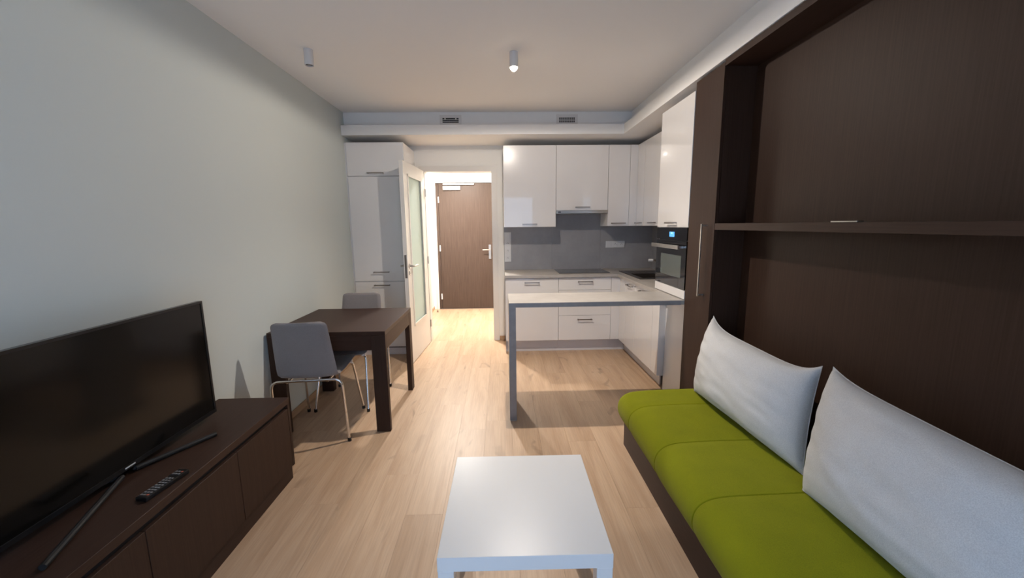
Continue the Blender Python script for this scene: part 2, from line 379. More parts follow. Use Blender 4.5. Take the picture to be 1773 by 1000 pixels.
# leaf in its own coordinates: hinge at origin, running along -y, thickness to -x
LW = 0.825; LH = DZ-0.004
hinge = Vector((-0.9085, 4.984, 0.008)); free = Vector((-0.962, 4.161, 0.008))
ang = math.atan2(free.x-hinge.x, -(free.y-hinge.y))   # turn about z so that -y maps on hinge->free
ML = Matrix.Translation(hinge) @ Matrix.Rotation(ang, 4, 'Z')
def lf(bm): bm.transform(ML); return bm
g0, g1, gz0, gz1 = -0.680, -0.150, 0.385, 1.985       # glass opening along y
us = [-LW, g0, g1, 0]; vs = [0, gz0, gz1, LH]
leaf = part('door_leaf', lf(cells(us, vs, lambda i, j: not (i == 1 and j == 1), -0.040, 0.0, 'yz')), door_wh, d1)
part('glass_pane', lf(BX(-0.025, -0.015, g0+0.002, g1-0.002, gz0+0.002, gz1-0.002)), frost, d1, label='frosted greenish glass pane')
b = bmesh.new()
for x0, x1 in ((0.0, 0.006), (-0.046, -0.040)):
    for a0, a1, c0, c1 in ((g0-0.006, g0+0.018, gz0-0.006, gz1+0.006), (g1-0.018, g1+0.006, gz0-0.006, gz1+0.006), (g0-0.006, g1+0.006, gz0-0.006, gz0+0.018), (g0-0.006, g1+0.006, gz1-0.018, gz1+0.006)):
        box(b, x0, x1, a0, a1, c0, c1)
part('glazing_bead', lf(b), door_wh, d1)
part('lock_plate', lf(BX(-0.0315, -0.0085, -LW-0.0015, -LW+0.001, 0.925, 1.165, bev=0.0006)), dsteel, d1)
for sx, x0 in ((1, 0.0), (-1, -0.040)):
    hb = bmesh.new(); cyl(hb, (x0+sx*0.004, -LW+0.062, 1.045), 0.026, 0.008, 24, 'x')
    tube(hb, fillet([(x0, -LW+0.062, 1.045), (x0+sx*0.050, -LW+0.062, 1.045), (x0+sx*0.052, -LW+0.195, 1.045)], 0.014), 0.0095)
    ho = part('door_handle', lf(hb), steel, d1, sm=True)
    kb = bmesh.new(); cyl(kb, (x0+sx*0.004, -LW+0.062, 0.972), 0.024, 0.008, 24, 'x'); cyl(kb, (x0+sx*0.009, -LW+0.062, 0.972), 0.010, 0.006, 16, 'x')
    part('key_rosette', lf(kb), steel, d1, sm=True)
for z in (0.25, 1.05, 1.86):
    part('hinge', cyl(bmesh.new(), (-0.900, 5.0, z), 0.008, 0.09, 14), steel, d1, sm=True)

# door_2: entrance door at the end of the hall
d2 = thing('door_2', 'brown wood entrance door with closer at the end of the hall', 'door', ((EX0+EX1)/2, YH, 0), kind='structure')
us = [EX0-0.035, EX0, EX1, EX1+0.035]; vs = [0.0005, EZ, EZ+0.04]
part('door_frame', cells(us, vs, lambda i, j: not (i == 1 and j == 0), YH-0.03, YH-0.0005, 'xz'), door_wh, d2)
part('door_rebate', BX(EX0+0.001, EX0+0.044, YH+0.0, YH+0.06, 0.004, EZ-0.002), entry_m, d2)
part('door_leaf', BX(EX0+0.047, EX1-0.002, YH+0.002, YH+0.055, 0.004, EZ-0.002, bev=0.002), entry_m, d2)
for z in (0.23, 1.08, 1.905):
    part('hinge', cyl(bmesh.new(), (EX0+0.045, YH-0.006, z), 0.011, 0.10, 14), steel if False else white_pl, d2, sm=True)
cb = part('door_closer', BX(-0.965, -0.675, YH-0.045, YH+0.002, 2.065, 2.130, bev=0.004), white_pl, d2)
part('closer_arm', BX(-0.965, -0.440, YH-0.040, YH-0.020, 2.150, 2.172, bev=0.002), white_pl, d2)
hb = BX(-0.212, -0.170, YH-0.010, YH+0.002, 0.885, 1.135, bev=0.003)
part('handle_plate', hb, steel, d2)
hb = bmesh.new(); tube(hb, fillet([(-0.19, YH-0.008, 1.045), (-0.19, YH-0.058, 1.045), (-0.315, YH-0.060, 1.045)], 0.014), 0.010)
part('door_handle', hb, steel, d2, sm=True)
part('threshold', BX(EX0, EX1, YH-0.02, YH+0.001, 0.0005, 0.006), steel, d2)
ds = bmesh.new(); cyl(ds, (-1.10, 6.80, 0.014), 0.014, 0.027, 20); cyl(ds, (-1.10, 6.80, 0.031), 0.010, 0.007, 20)
single('door_stop', ds, dsteel, 'tiny metal door stop on the hall floor', 'door stop', (-1.10, 6.80, 0), sm=True)
hl = thing('ceiling_lamp', 'round white hall ceiling lamp near the entrance door', 'lamp', (-0.66, 6.0, HZ))
part('lamp_base', cyl(bmesh.new(), (-0.66, 6.0, HZ-0.012), 0.13, 0.0235, 32), lamp_wh, hl, sm=True)
part('diffuser', cyl(bmesh.new(), (-0.66, 6.0, HZ-0.040), 0.105, 0.030, 32, r2=0.12), bulb_m, hl, sm=True)

# ------------------------------------------------------------------ handles
def bar_handle(parent, axis, c, L, out, mat=dsteel, t=0.0055, d=0.030, name='handle'):
    """bar along axis centred at c on the surface; out = unit vector away from it"""
    out = Vector(out); ax = Vector({'x': (1, 0, 0), 'y': (0, 1, 0), 'z': (0, 0, 1)}[axis]); c = Vector(c)
    o3 = ax.cross(out); b = bmesh.new()
    def bb(ca, la, lo, lt):
        M = Matrix((( ax.x, out.x, o3.x, ca.x), (ax.y, out.y, o3.y, ca.y), (ax.z, out.z, o3.z, ca.z), (0, 0, 0, 1)))
        box(b, -la, la, -lo, lo, -lt, lt, bev=0.001, M=M)
    bb(c+out*(d-t*0.6), L/2, t*0.6, t)
    for s in (-1, 1): bb(c+ax*(s*(L/2-0.010))+out*(d/2-t), 0.005, d/2-t*0.6, t*0.9)
    return part(name, b, mat, parent)

# ------------------------------------------------------------------ tall cabinet on the left
YT = 4.480; G = 0.0015
tc_ = thing('tall_cabinet', 'tall white gloss cabinet against the mint wall beside the open door', 'cabinet', (-1.33, 4.75, 0))
part('body', BX(-1.627, -1.022, YT+0.020, YB-0.001, 0.10, 2.345), carc, tc_)
part('filler_strip', BX(XL+0.0005, -1.628, YT+0.012, YT+0.032, 0.0, 2.345), carc, tc_)
part('plinth', BX(-1.627, -1.024, YT+0.045, YT+0.060, 0.0005, 0.099), plinth_m, tc_)
part('ventilation_gap', BX(-1.60, -1.05, YT+0.043, YT+0.0445, 0.082, 0.098), black_pl, tc_)
for z0, z1, hz in ((2.0, 2.345, 2.030), (0.862, 1.997, 0.966), (0.112, 0.859, 0.820)):
    dr = part('cabinet_door', BX(-1.625, -1.022, YT, YT+0.019, z0+G, z1-G*(z1 < 2.3), bev=0.0012), gloss, tc_)
    bar_handle(dr, 'x', (-1.325, YT, hz), 0.178, (0, -1, 0))

# ------------------------------------------------------------------ base cabinets, back run
YD = 4.475
b1 = thing('base_cabinet', 'white gloss base unit with one large front at the doorway end', 'cabinet', (0.345, 4.75, 0))
part('body', BX(0.044, 0.644, YD+0.020, YB-0.012, 0.1465, 0.8765), carc, b1)
part('end_panel', BX(0.0425, 0.0435, YD+0.002, YB-0.012, 0.0005, 0.8765), gloss, b1)
part('plinth', BX(0.046, 0.645, YD+0.075, YD+0.090, 0.0005, 0.1460), plinth_m, b1)
fr = part('cabinet_front', BX(0.044+G, 0.646-G, YD, YD+0.019, 0.147, 0.868, bev=0.0012), gloss, b1)
bar_handle(fr, 'x', (0.345, YD, 0.823), 0.172, (0, -1, 0))
b2 = thing('drawer_cabinet', 'white gloss three drawer base unit under the hob', 'cabinet', (0.946, 4.75, 0))
part('body', BX(0.647, 1.246, YD+0.020, YB-0.012, 0.1465, 0.8765), carc, b2)
part('plinth', BX(0.646, 1.247, YD+0.075, YD+0.090, 0.0005, 0.1460), plinth_m, b2)
for z0, z1, hz in ((0.731, 0.868, 0.826), (0.438, 0.728, 0.686), (0.147, 0.435, 0.391)):
    dr = part('drawer_front', BX(0.647+G, 1.247-G, YD, YD+0.019, z0, z1, bev=0.0012), gloss, b2)
    bar_handle(dr, 'x', (0.947, YD, hz), 0.172, (0, -1, 0))
XD = 1.345
b3 = thing('corner_cabinet', 'white gloss corner filler between the two kitchen runs', 'cabinet', (1.45, 4.6, 0))
part('corner_panel', BX(1.248, XD+0.018, YD, YD+0.019, 0.147, 0.868, bev=0.0012), gloss, b3)
part('plinth', BX(1.248, 1.436, YD+0.075, YD+0.090, 0.0005, 0.1460), plinth_m, b3)
part('corner_panel', BX(XD, XD+0.019, 4.264, YD-0.0005, 0.147, 0.868, bev=0.0012), gloss, b3)
part('plinth', BX(1.436, 1.450, 4.2625, YD+0.0745, 0.0005, 0.1460), plinth_m, b3)
part('body', BX(1.46, XR-0.002, 4.57, YB-0.012, 0.1465, 0.66), carc, b3)
# right run
def right_unit(name, label, y0, y1):
    u = thing(name, label, 'cabinet', (1.65, (y0+y1)/2, 0))
    part('body', BX(XD+0.021, XR-0.002, y0+0.001, y1-0.001, 0.1465, 0.66), carc, u)
    part('plinth', BX(1.436, 1.450, y0, y1, 0.0005, 0.1460), plinth_m, u)
    for z0, z1, hz in ((0.147, 0.868, 0.826),):
        d = part('cabinet_front', BX(XD, XD+0.019, y0+G, y1-G, z0, z1, bev=0.0012), gloss, u)
        bar_handle(d, 'y', (XD, (y0+y1)/2, hz), 0.172, (-1, 0, 0))
right_unit('base_cabinet', 'white gloss sink base unit nearest the kitchen corner', 3.955, 4.262)
right_unit('base_cabinet', 'white gloss base unit beside the breakfast bar end panel', 3.472, 3.953)
b4 = thing('end_cabinet', 'white gloss closed base panel under the oven tower', 'cabinet', (1.67, 3.15, 0))
part('filler_strip', BX(XD, 1.453, 3.320, 3.470, 0.147, 0.868, bev=0.0012), gloss, b4)
part('end_panel', BX(1.400, 1.454, 2.846, 3.318, 0.0005, 0.8765), gloss, b4)
part('body', BX(1.456, XR-0.002, 2.846, 3.470, 0.10, 0.8765), carc, b4)

# worktop (L with the sink cut-out) and breakfast bar
us = [0.042, 1.31, 1.425, 1.845, XR-0.001]; vs = [2.846, 4.005, 4.450, 4.700, YB-0.011]
def wtf(i, j):
    if i == 2 and j in (1, 2): return False
    if i == 0: return j >= 2
    return True
wt = cells(us, vs, wtf, 0.877, 0.908, 'xy')
single('worktop', wt, stone, 'beige grey stone worktop in an L along both kitchen runs', 'worktop', (1.0, 4.7, 0.877))
bar = thing('breakfast_bar', 'stone topped breakfast bar with one grey end leg', 'breakfast bar', (0.7, 3.05, 0))
bt = BX(0.052, 1.3085, 2.848, 3.262, 0.879, 0.908)
part('bar_top', bt, stone, bar)
part('front_edge', BX(0.0505, 1.3085, 2.843, 2.8478, 0.8745, 0.9075, bev=0.0008), shaded_edge_m, bar)
part('bar_leg', BX(0.0525, 0.1015, 2.848, 3.262, 0.0095, 0.8788), stone, bar)
part('leg_edge', BX(0.0505, 0.1015, 2.843, 2.8478, 0.0095, 0.8744, bev=0.0008), shaded_edge_m, bar)
part('leg_foot', BX(0.0535, 0.1005, 2.846, 3.260, 0.0005, 0.009), steel, bar)

# splashback
sp = thing('splashback', 'grey concrete look splashback behind the worktop', 'splashback', (0.95, YB-0.005, 0.91))
for x0, x1 in ((0.042, 0.640), (0.6412, 1.245), (1.2462, XR-0.011)):
    part('panel', BX(x0, x1, YB-0.0105, YB-0.0005, 0.9085, 1.4385 if x0 != 0.6412 else 1.583), splash, sp)
sp2 = thing('splashback', 'grey concrete look splashback on the side wall behind the sink', 'splashback', (XR-0.005, 4.2, 0.91))
part('panel', BX(XR-0.0105, XR-0.0005, 3.413, YB-0.0115, 0.9085, 1.4385), splash, sp2)

# hob, sink, tap
hob = thing('induction_hob', 'black glass induction hob set in the worktop', 'hob', (0.96, 4.80, 0.908))
part('glass_top', BX(0.665, 1.255, 4.565, 5.010, 0.9082, 0.9130, bev=0.001), black_gl, hob)
for cx, cy, r in ((0.80, 4.69, 0.085), (0.80, 4.90, 0.07), (1.11, 4.69, 0.07), (1.11, 4.90, 0.09)):
    rb = bmesh.new(); tube(rb, [(cx+r*cos(a*pi/18), cy+r*sin(a*pi/18), 0.9131) for a in range(36)]+[(cx+r, cy, 0.9131)], 0.0004, 4)
    part('zone_ring', rb, grey_btn, hob)
sk = thing('kitchen_sink', 'dark granite sink with drainer in the corner worktop', 'sink', (1.63, 4.36, 0.908))
SX0, SX1, SY0, SY1 = 1.400, 1.855, 3.985, 4.725
us = [SX0, 1.450, 1.820, SX1]; vs = [SY0, 4.050, 4.420, SY1]
part('rim', cells(us, vs, lambda i, j: not (i == 1 and j == 1), 0.9083, 0.914, 'xy'), sink_m, sk)
bs = bmesh.new()
for a in ((1.428, 1.449, 4.030, 4.440), (1.821, 1.842, 4.030, 4.440)): box(bs, *a, 0.72, 0.908)
for a in ((1.449, 1.821, 4.030, 4.049), (1.449, 1.821, 4.421, 4.440)): box(bs, *a, 0.72, 0.908)
box(bs, 1.428, 1.842, 4.030, 4.440, 0.705, 0.7195)
part('basin', bs, sink_m, sk)
part('drain', cyl(bmesh.new(), (1.63, 4.23, 0.722), 0.04, 0.004, 24), steel, sk, sm=True)
for k in range(6):
    part('drainer_rib', BX(1.47+k*0.058, 1.482+k*0.058, 4.45, 4.69, 0.9141, 0.9165, bev=0.001), sink_m, sk)
tp = thing('kitchen_tap', 'dark kitchen tap with steel spout tip behind the oven tower', 'tap', (1.805, 3.97, 0.908))
tb = bmesh.new(); cyl(tb, (1.880, 4.16, 0.915), 0.018, 0.012, 20); tube(tb, fillet([(1.880, 4.16, 0.914), (1.880, 4.16, 1.075), (1.60, 4.19, 1.083)], 0.03), 0.009)
part('spout', tb, dsteel, tp, sm=True)
tb = bmesh.new(); tube(tb, [(1.602, 4.19, 1.083), (1.558, 4.195, 1.083)], 0.014, 16)
part('spout_tip', tb, white_pl, tp, sm=True)
tb = bmesh.new(); tube(tb, [(1.880, 4.16, 1.07), (1.880, 4.16, 1.10), (1.880, 4.07, 1.125)], 0.006)
part('lever', tb, dsteel, tp, sm=True)

# ------------------------------------------------------------------ wall cabinets
YU = 4.692; Z0, Z1 = 1.4405, 2.345
def wall_unit(label, x0, x1, z0, hc):
    u = thing('wall_cabinet', label, 'cabinet', ((x0+x1)/2, 4.87, z0), group='wall cabinets of the back run')
    part('body', BX(x0+0.0008, x1-0.0008, YU+0.020, YB-0.011 if z0 < 1.5 else YB-0.012, z0, Z1), carc, u)
    d = part('cabinet_door', BX(x0+G, x1-G, YU, YU+0.019, z0, Z1, bev=0.0012), gloss, u)
    bar_handle(d, 'x', (hc, YU, z0+0.032), 0.172, (0, -1, 0))
    return u
wall_unit('wide white gloss wall cabinet next to the doorway', 0.042, 0.641, Z0, 0.338)
wall_unit('shorter white gloss wall cabinet above the cooker hood', 0.642, 1.240, 1.6265, 0.946)
wall_unit('narrow white gloss wall cabinet right of the cooker hood', 1.241, 1.487, Z0, 1.364)
XU = 1.575
cu = thing('corner_wall_cabinet', 'white gloss corner wall cabinet with two narrow doors beside the oven tower', 'cabinet', (1.75, 4.4, Z0))
part('corner_panel', BX(1.4885, XU+0.018, YU, YU+0.019, Z0, Z1, bev=0.0012), gloss, cu)
part('body', BX(1.4885, XR-0.011, YU+0.020, YB-0.011, Z0, Z1), carc, cu)
part('body', BX(XU+0.020, XR-0.011, 3.414, YU+0.0195, Z0, Z1), carc, cu)
for y0, y1 in ((4.467, 4.690), (4.000, 4.464), (3.415, 3.997)):
    d = part('cabinet_door', BX(XU, XU+0.019, y0+G*0.5, y1-G*0.5, Z0, Z1, bev=0.0012), gloss, cu)
    bar_handle(d, 'y', (XU, (y0+y1)/2 if y1 > 4.5 else min((y0+y1)/2, 4.17), Z0+0.032), 0.172, (-1, 0, 0))
hd = thing('cooker_hood', 'slim steel cooker hood under the short wall cabinet', 'cooker hood', (0.94, 4.87, 1.585))
part('hood_body', BX(0.643, 1.239, YU+0.006, YB-0.0125, 1.590, 1.6255), steel, hd)
part('hood_front', BX(0.643, 1.239, YU-0.012, YU+0.0055, 1.587, 1.6255, bev=0.002), steel, hd)
part('control', BX(0.665, 0.697, YU-0.0135, YU-0.0121, 1.599, 1.611), black_pl, hd)
part('grease_filter', BX(0.68, 1.20, YU+0.03, YB-0.06, 1.5865, 1.5898), dsteel, hd)

# ------------------------------------------------------------------ oven tower
XT = 1.330; TY0, TY1 = 2.848, 3.411
tw = thing('oven_tower', 'white gloss tower cabinet standing on the worktop around the oven', 'cabinet', (1.62, 3.13, 0.908))
b = bmesh.new()
box(b, XT+0.020, XR-0.002, TY0, TY0+0.018, 0.9085, Z1); box(b, XT+0.020, XR-0.002, TY1-0.018, TY1, 0.9085, Z1)
box(b, XT+0.020, XR-0.002, TY0+0.018, TY1-0.018, 1.437, Z1); box(b, XT+0.020, XR-0.002, TY0+0.018, TY1-0.018, 0.9085, 0.976)
box(b, XR-0.02, XR-0.002, TY0+0.018, TY1-0.018, 0.976, 1.437)
part('body', b, carc, tw)
d = part('cabinet_door', BX(XT, XT+0.019, TY0+G, TY1-G, 1.4335, Z1, bev=0.0012), gloss, tw)
bar_handle(d, 'y', (XT, 3.118, 1.468), 0.172, (-1, 0, 0))
part('bottom_panel', BX(XT, XT+0.019, TY0+0.001, TY1-0.001, 0.9135, 0.977, bev=0.0012), gloss, tw)
ov = thing('built_in_oven', 'black glass built in oven with blue display and steel handle', 'oven', (1.6, 3.13, 0.98))
part('oven_body', BX(XT+0.019, XR-0.05, TY0+0.019, TY1-0.019, 0.9785, 1.4355), black_pl, ov)
cp = part('control_panel', BX(XT-0.002, XT+0.018, TY0+0.004, TY1-0.004, 1.338, 1.4315, bev=0.001), black_gl, ov)
part('display', BX(XT-0.0035, XT-0.0021, 3.062, 3.150, 1.361, 1.399), display, cp)
part('digits', BX(XT-0.0042, XT-0.0036, 3.092, 3.122, 1.385, 1.394), display2, cp)
dd = part('oven_door', BX(XT-0.002, XT+0.018, TY0+0.004, TY1-0.004, 0.9815, 1.334, bev=0.001), black_gl, ov)
part('oven_window', BX(XT-0.0031, XT-0.0021, 2.925, 3.300, 1.060, 1.226), oven_win, dd)
hb = bmesh.new(); box(hb, XT-0.056, XT-0.044, 2.875, 3.385, 1.276, 1.305, bev=0.002)
for y in (2.905, 3.352): box(hb, XT-0.046, XT-0.001, y-0.008, y+0.008, 1.283, 1.298)
part('oven_handle', hb, steel, dd)

# ------------------------------------------------------------------ sockets, vents, ceiling spots
def sock(name, label, x0, z0, n, vertical):
    s = 0.0785
    W, Hh = (0.083, 0.366) if vertical else (0.238, 0.083)
    r = thing(name, label, 'socket', (x0+W/2, YB-0.0105, z0+Hh/2))
    yb = YB-0.0106
    part('frame', BX(x0, x0+W, yb-0.009, yb, z0, z0+Hh, bev=0.002), white_pl, r)
    for k in range(n):
        st = (Hh if vertical else W)/n
        cx, cz = (x0+W/2, z0+st*(k+0.5)) if vertical else (x0+st*(k+0.5), z0+Hh/2)
        ins = part('insert', BX(cx-0.030, cx+0.030, yb-0.0115, yb-0.0092, cz-0.030, cz+0.030, bev=0.001), white_pl, r)
        if vertical and k == n-1 or (not vertical and k == 0):
            part('rocker', BX(cx-0.026, cx+0.026, yb-0.0145, yb-0.0117, cz-0.026, cz+0.026, bev=0.001), white_pl, ins)
            continue
        q = bmesh.new(); tube(q, [(cx+0.021*cos(a*pi/12), yb-0.0116, cz+0.021*sin(a*pi/12)) for a in range(25)], 0.0012, 6)
        part('socket_ring', q, white_pl, ins)
        q = bmesh.new()
        for sx, sz in ((-0.0095, 0), (0.0095, 0), (0, 0.010)): cyl(q, (cx+sx, yb-0.0119, cz+sz), 0.0032, 0.001, 10, 'y')
        part('socket_hole', q, rubber, ins)
sock('triple_socket', 'white horizontal triple socket on the grey splashback', 1.314, 1.171, 3, False)
sock('vertical_socket_strip', 'white vertical socket strip at the doorway end of the splashback', 0.046, 1.011, 4, True)
def vent(label, x0, x1, grid):
    z0, z1 = 2.5165, 2.628; yv = YB1-0.0005
    r = thing('air_vent', label, 'vent', ((x0+x1)/2, yv, (z0+z1)/2), group='air vents in the dropped ceiling edge')
    i0, i1, j0, j1 = x0+0.028, x1-0.030, 2.548, 2.597
    us = [x0, i0, i1, x1]; vs = [z0, j0, j1, z1]
    part('frame', cells(us, vs, lambda i, j: not (i == 1 and j == 1), yv-0.006, yv, 'xz'), lamp_wh, r)
    part('duct', BX(i0, i1, yv-0.0012, yv-0.0002, j0, j1), rubber, r)
    for k in (1, 2):
        z = j0+(j1-j0)*k/3
        part('slat', BX(i0, i1, yv-0.0058, yv-0.0014, z-0.0022, z+0.0022), lamp_wh, r)
    if grid:
        for k in range(1, 9):
            xx = i0+(i1-i0)*k/9
            part('bar', BX(xx-0.0015, xx+0.0015, yv-0.0050, yv-0.0020, j0, j1), lamp_wh, r)
    else:
        for xx in (i0+0.028, i1-0.03):
            part('clip', BX(xx-0.007, xx+0.007, yv-0.0057, yv-0.002, j1-0.014, j1), lamp_wh, r)
vent('slotted air vent above the doorway', -0.628, -0.398, False)
vent('square mesh air vent above the wall cabinets', 0.618, 0.848, True)
def spot(label, x, y, lit):
    r = thing('ceiling_spotlight', label, 'lamp', (x, y, H), group='ceiling spotlights')
    zb = 2.556; b = bmesh.new(); n = 32; R = 0.030; ri = 0.0265
    rings = [[b.verts.new((x+rr*cos(2*pi*k/n), y+rr*sin(2*pi*k/n), z)) for k in range(n)] for rr, z in ((R, H-0.0005), (R, zb), (ri, zb), (ri, zb+0.018))]
    for p, q in zip(rings, rings[1:]):
        for k in range(n): b.faces.new([p[k], p[(k+1) % n], q[(k+1) % n], q[k]])
    b.faces.new(rings[0]); part('lamp_body', b, lamp_wh, r, sm=True)
    if lit:
        t = bmesh.new(); bmesh.ops.create_uvsphere(t, u_segments=24, v_segments=12, radius=0.0255); t.transform(Matrix.Translation((x, y, zb+0.001)))
        part('bulb', t, bulb_m, r, sm=True)
    else:
        part('reflector', cyl(bmesh.new(), (x, y, zb+0.010), 0.026, 0.004, 28), lens_off, r, sm=True)
        q = bmesh.new(); cyl(q, (x, y, zb+0.006), 0.012, 0.004, 20); part('lens', q, grey_btn, r, sm=True)
spot('lit white cylinder spotlight in the middle of the ceiling', LAMP[0], LAMP[1], True)
spot('unlit white cylinder spotlight near the mint wall', -1.288, 2.990, False)

# ------------------------------------------------------------------ wall bed unit with pillar cabinets
wb = thing('wall_bed', 'dark wenge wall bed unit with shelf behind the green sofa', 'wall bed', (1.6, 1.4, 0))
XP = 1.330; PYA, PYB = 2.492, 2.838; QYA, QYB = 0.20, 0.546
for y0, y1, hy in ((PYA, PYB, 2.578), (QYA, QYB, 0.46)):
    part('pillar', BX(XP+0.020, XR-0.002, y0, y1, 0.0005, 2.392), wenge_z, wb)
    d = part('pillar_door', BX(XP, XP+0.019, y0+0.0005, y1-0.0005, 0.06, 2.392, bev=0.001), wenge_z, wb)
    bar_handle(d, 'z', (XP, hy, 1.222), 0.470, (-1, 0, 0), mat=steel, t=0.006, d=0.042)
part('top_beam', BX(XP+0.001, XR-0.002, QYB+0.0005, PYA-0.0005, 2.370, 2.405), wenge_y, wb)
part('bed_panel', BX(1.520, 1.545, QYB+0.004, PYA-0.004, 0.05, 2.335), wenge_z, wb)
part('back_rail', BX(1.526, 1.56, QYB+0.004, PYA-0.004, 2.3355, 2.3695), wenge_y, wb)
sh = part('shelf', BX(XP+0.001, 1.5195, QYB+0.001, PYA-0.001, 1.4205, 1.4605, bev=0.001), wenge_y, wb)
part('shelf_handle', BX(XP-0.007, XP+0.020, 1.475, 1.597, 1.4606, 1.4655, bev=0.0008), steel, sh)

# ------------------------------------------------------------------ sofa
SA, SB = 0.62, 2.462
sf = thing('sofa', 'green upholstered sofa bench on dark wenge base', 'sofa', (1.1, 1.5, 0))
part('sofa_base', BX(0.805, 1.50, 0.60, 2.487, 0.0005, 0.205, bev=0.001), wenge_y, sf)
prof = [(0.80, 0.2055), (0.772, 0.212), (0.750, 0.235), (0.738, 0.268), (0.734, 0.305), (0.742, 0.342), (0.762, 0.372), (0.795, 0.393), (0.840, 0.404), (0.92, 0.409), (1.05, 0.412), (1.2, 0.412), (1.35, 0.408), (1.43, 0.400), (1.47, 0.375), (1.48, 0.32), (1.475, 0.24), (1.455, 0.2055)]
# densify the profile
pp = []
for a, c in zip(prof, prof[1:]):
    n = max(2, int(math.dist(a, c)/0.012))
    for k in range(n): pp.append((a[0]+(c[0]-a[0])*k/n, a[1]+(c[1]-a[1])*k/n))
pp.append(prof[-1])
for _ in range(6):   # smooth corners
    pp = [pp[0]]+[((pp[i-1][0]+2*pp[i][0]+pp[i+1][0])/4, (pp[i-1][1]+2*pp[i][1]+pp[i+1][1])/4) for i in range(1, len(pp)-1)]+[pp[-1]]
seams = [2.207, 1.80, 1.405, 1.01]
ys = []; y = SA
while y < SB-0.0001:
    ys.append(y); near = min(abs(y-s) for s in seams+[SA, SB]); y += 0.0015 if near < 0.012 else 0.003 if near < 0.02 else (0.006 if near < 0.05 else 0.014)
ys.append(SB)
b = bmesh.new(); cxs, czs = 1.1, 0.305; rows = []
for y in ys:
    e = min(y-SA, SB-y); R = 0.055
    inset = 0.0 if e >= R else R - sqrt(max(0, R*R-(R-e)**2))
    gr = sum(0.0035*math.exp(-((y-s)/0.0030)**2) + 0.0022*math.exp(-((y-s)/0.028)**2) for s in seams)
    row = []
    for i, (px, pz) in enumerate(pp):
        a = pp[max(i-1, 0)]; c = pp[min(i+1, len(pp)-1)]; tx, tz = c[0]-a[0], c[1]-a[1]; l = math.hypot(tx, tz) or 1
        nx, nz = -tz/l, tx/l
        low = 0.0 if pz < 0.212 else 1.0
        wv = 0.004*noise.noise(Vector((px*5, y*4, pz*5)))
        off = (-gr*low - inset*0.75 + wv*low)
        qx, qz = px+nx*off, pz+nz*off
        row.append(b.verts.new((qx, y, max(qz, 0.2056))))
    rows.append(row)
for r0, r1 in zip(rows, rows[1:]):
    for i in range(len(r0)-1): b.faces.new([r0[i], r0[i+1], r1[i+1], r1[i]])
    b.faces.new([r0[-1], r0[0], r1[0], r1[-1]])
b.faces.new(rows[0]); b.faces.new(rows[-1][::-1])
part('seat_cushion', b, green, sf, sm=60)

# pillows
def pillow(label, BL, BR, TL, TR, T, seed, sag):
    BL, BR, TL, TR = map(Vector, (BL, BR, TL, TR)); nrm = ((BR-BL).cross(TL-BL)).normalized()
    if nrm.x > 0: nrm = -nrm
    def warp(u, v):
        k = sag*(1-abs(u)**5) if v > 0 else 0.05*(1-u*u)
        return u*(1-0.035*(1-v*v)), v*(1-k*max(0.0, abs(v))**1.5)
    NU, NV = 72, 44; b = bmesh.new(); grid = {}
    for side in (1, -1):
        for i in range(NU+1):
            for j in range(NV+1):
                u = -1+2*i/NU; v = -1+2*j/NV
                u = math.copysign(abs(u)**0.85, u); v = math.copysign(abs(v)**0.85, v)
                edge = i in (0, NU) or j in (0, NV)
                if side == -1 and edge: grid[(side, i, j)] = grid[(1, i, j)]; continue
                pu, pv = warp(u, v)
                s, t = (pu+1)/2, (pv+1)/2
                p = (BL*(1-s)+BR*s)*(1-t) + (TL*(1-s)+TR*s)*t
                q = max(0, (1-abs(u)**2.6)*(1-abs(v)**2.6))
                h = T*q**0.50
                c = Vector((u*1.2+seed, v*0.8+seed*2, side*2.0))
                wr = 0.010*noise.noise(c*1.6) + 0.0060*noise.noise(Vector((u*2.0+v*5+seed, v*3-u*2, seed))) 
                fold = 0.0022*sin((u*3+v*9+seed)*2.2+3*noise.noise(c*2))*math.exp(-((abs(u)-0.8)/0.25)**2)*(1-v*v)
                h += (wr+fold)*min(1, q*3)
                off = -0.35 if side == -1 else 1.0
                pos = p + nrm*h*(1.0 if side == 1 else -0.35)
                grid[(side, i, j)] = b.verts.new(pos)
        for i in range(NU):
            for j in range(NV):
                f = [grid[(side, i, j)], grid[(side, i+1, j)], grid[(side, i+1, j+1)], grid[(side, i, j+1)]]
                b.faces.new(f if side == 1 else f[::-1])
    org = (BL+BR)/2; r = thing('pillow', label, 'pillow', tuple(org), group='large grey pillows on the sofa')
    cv = part('pillow_cover', b, linen, r, sm=70)
    # seam piping around the rim
    sb = bmesh.new(); pts = []
    def P(u, v):
        pu, pv = warp(u, v); s, t = (pu+1)/2, (pv+1)/2
        return (BL*(1-s)+BR*s)*(1-t) + (TL*(1-s)+TR*s)*t
    for k in range(40): pts.append(P(-1+2*k/40, -1))
    for k in range(24): pts.append(P(1, -1+2*k/24))
    for k in range(40): pts.append(P(1-2*k/40, 1))
    for k in range(25): pts.append(P(-1, 1-2*k/24))
    tube(sb, pts, 0.0022, 6); part('seam', sb, linen, r, sm=True)
pillow('light grey pillow standing farther back at the kitchen end of the sofa', (1.212, 2.384, 0.416), (1.252, 1.508, 0.416), (1.352, 2.470, 0.877), (1.405, 1.652, 0.836), 0.140, 1.3, 0.26)
pillow('light grey pillow nearest the camera, cut by the picture edge', (1.180, 1.414, 0.416), (1.185, 0.640, 0.416), (1.385, 1.572, 0.862), (1.36, 0.66, 0.835), 0.155, 4.1, 0.14)

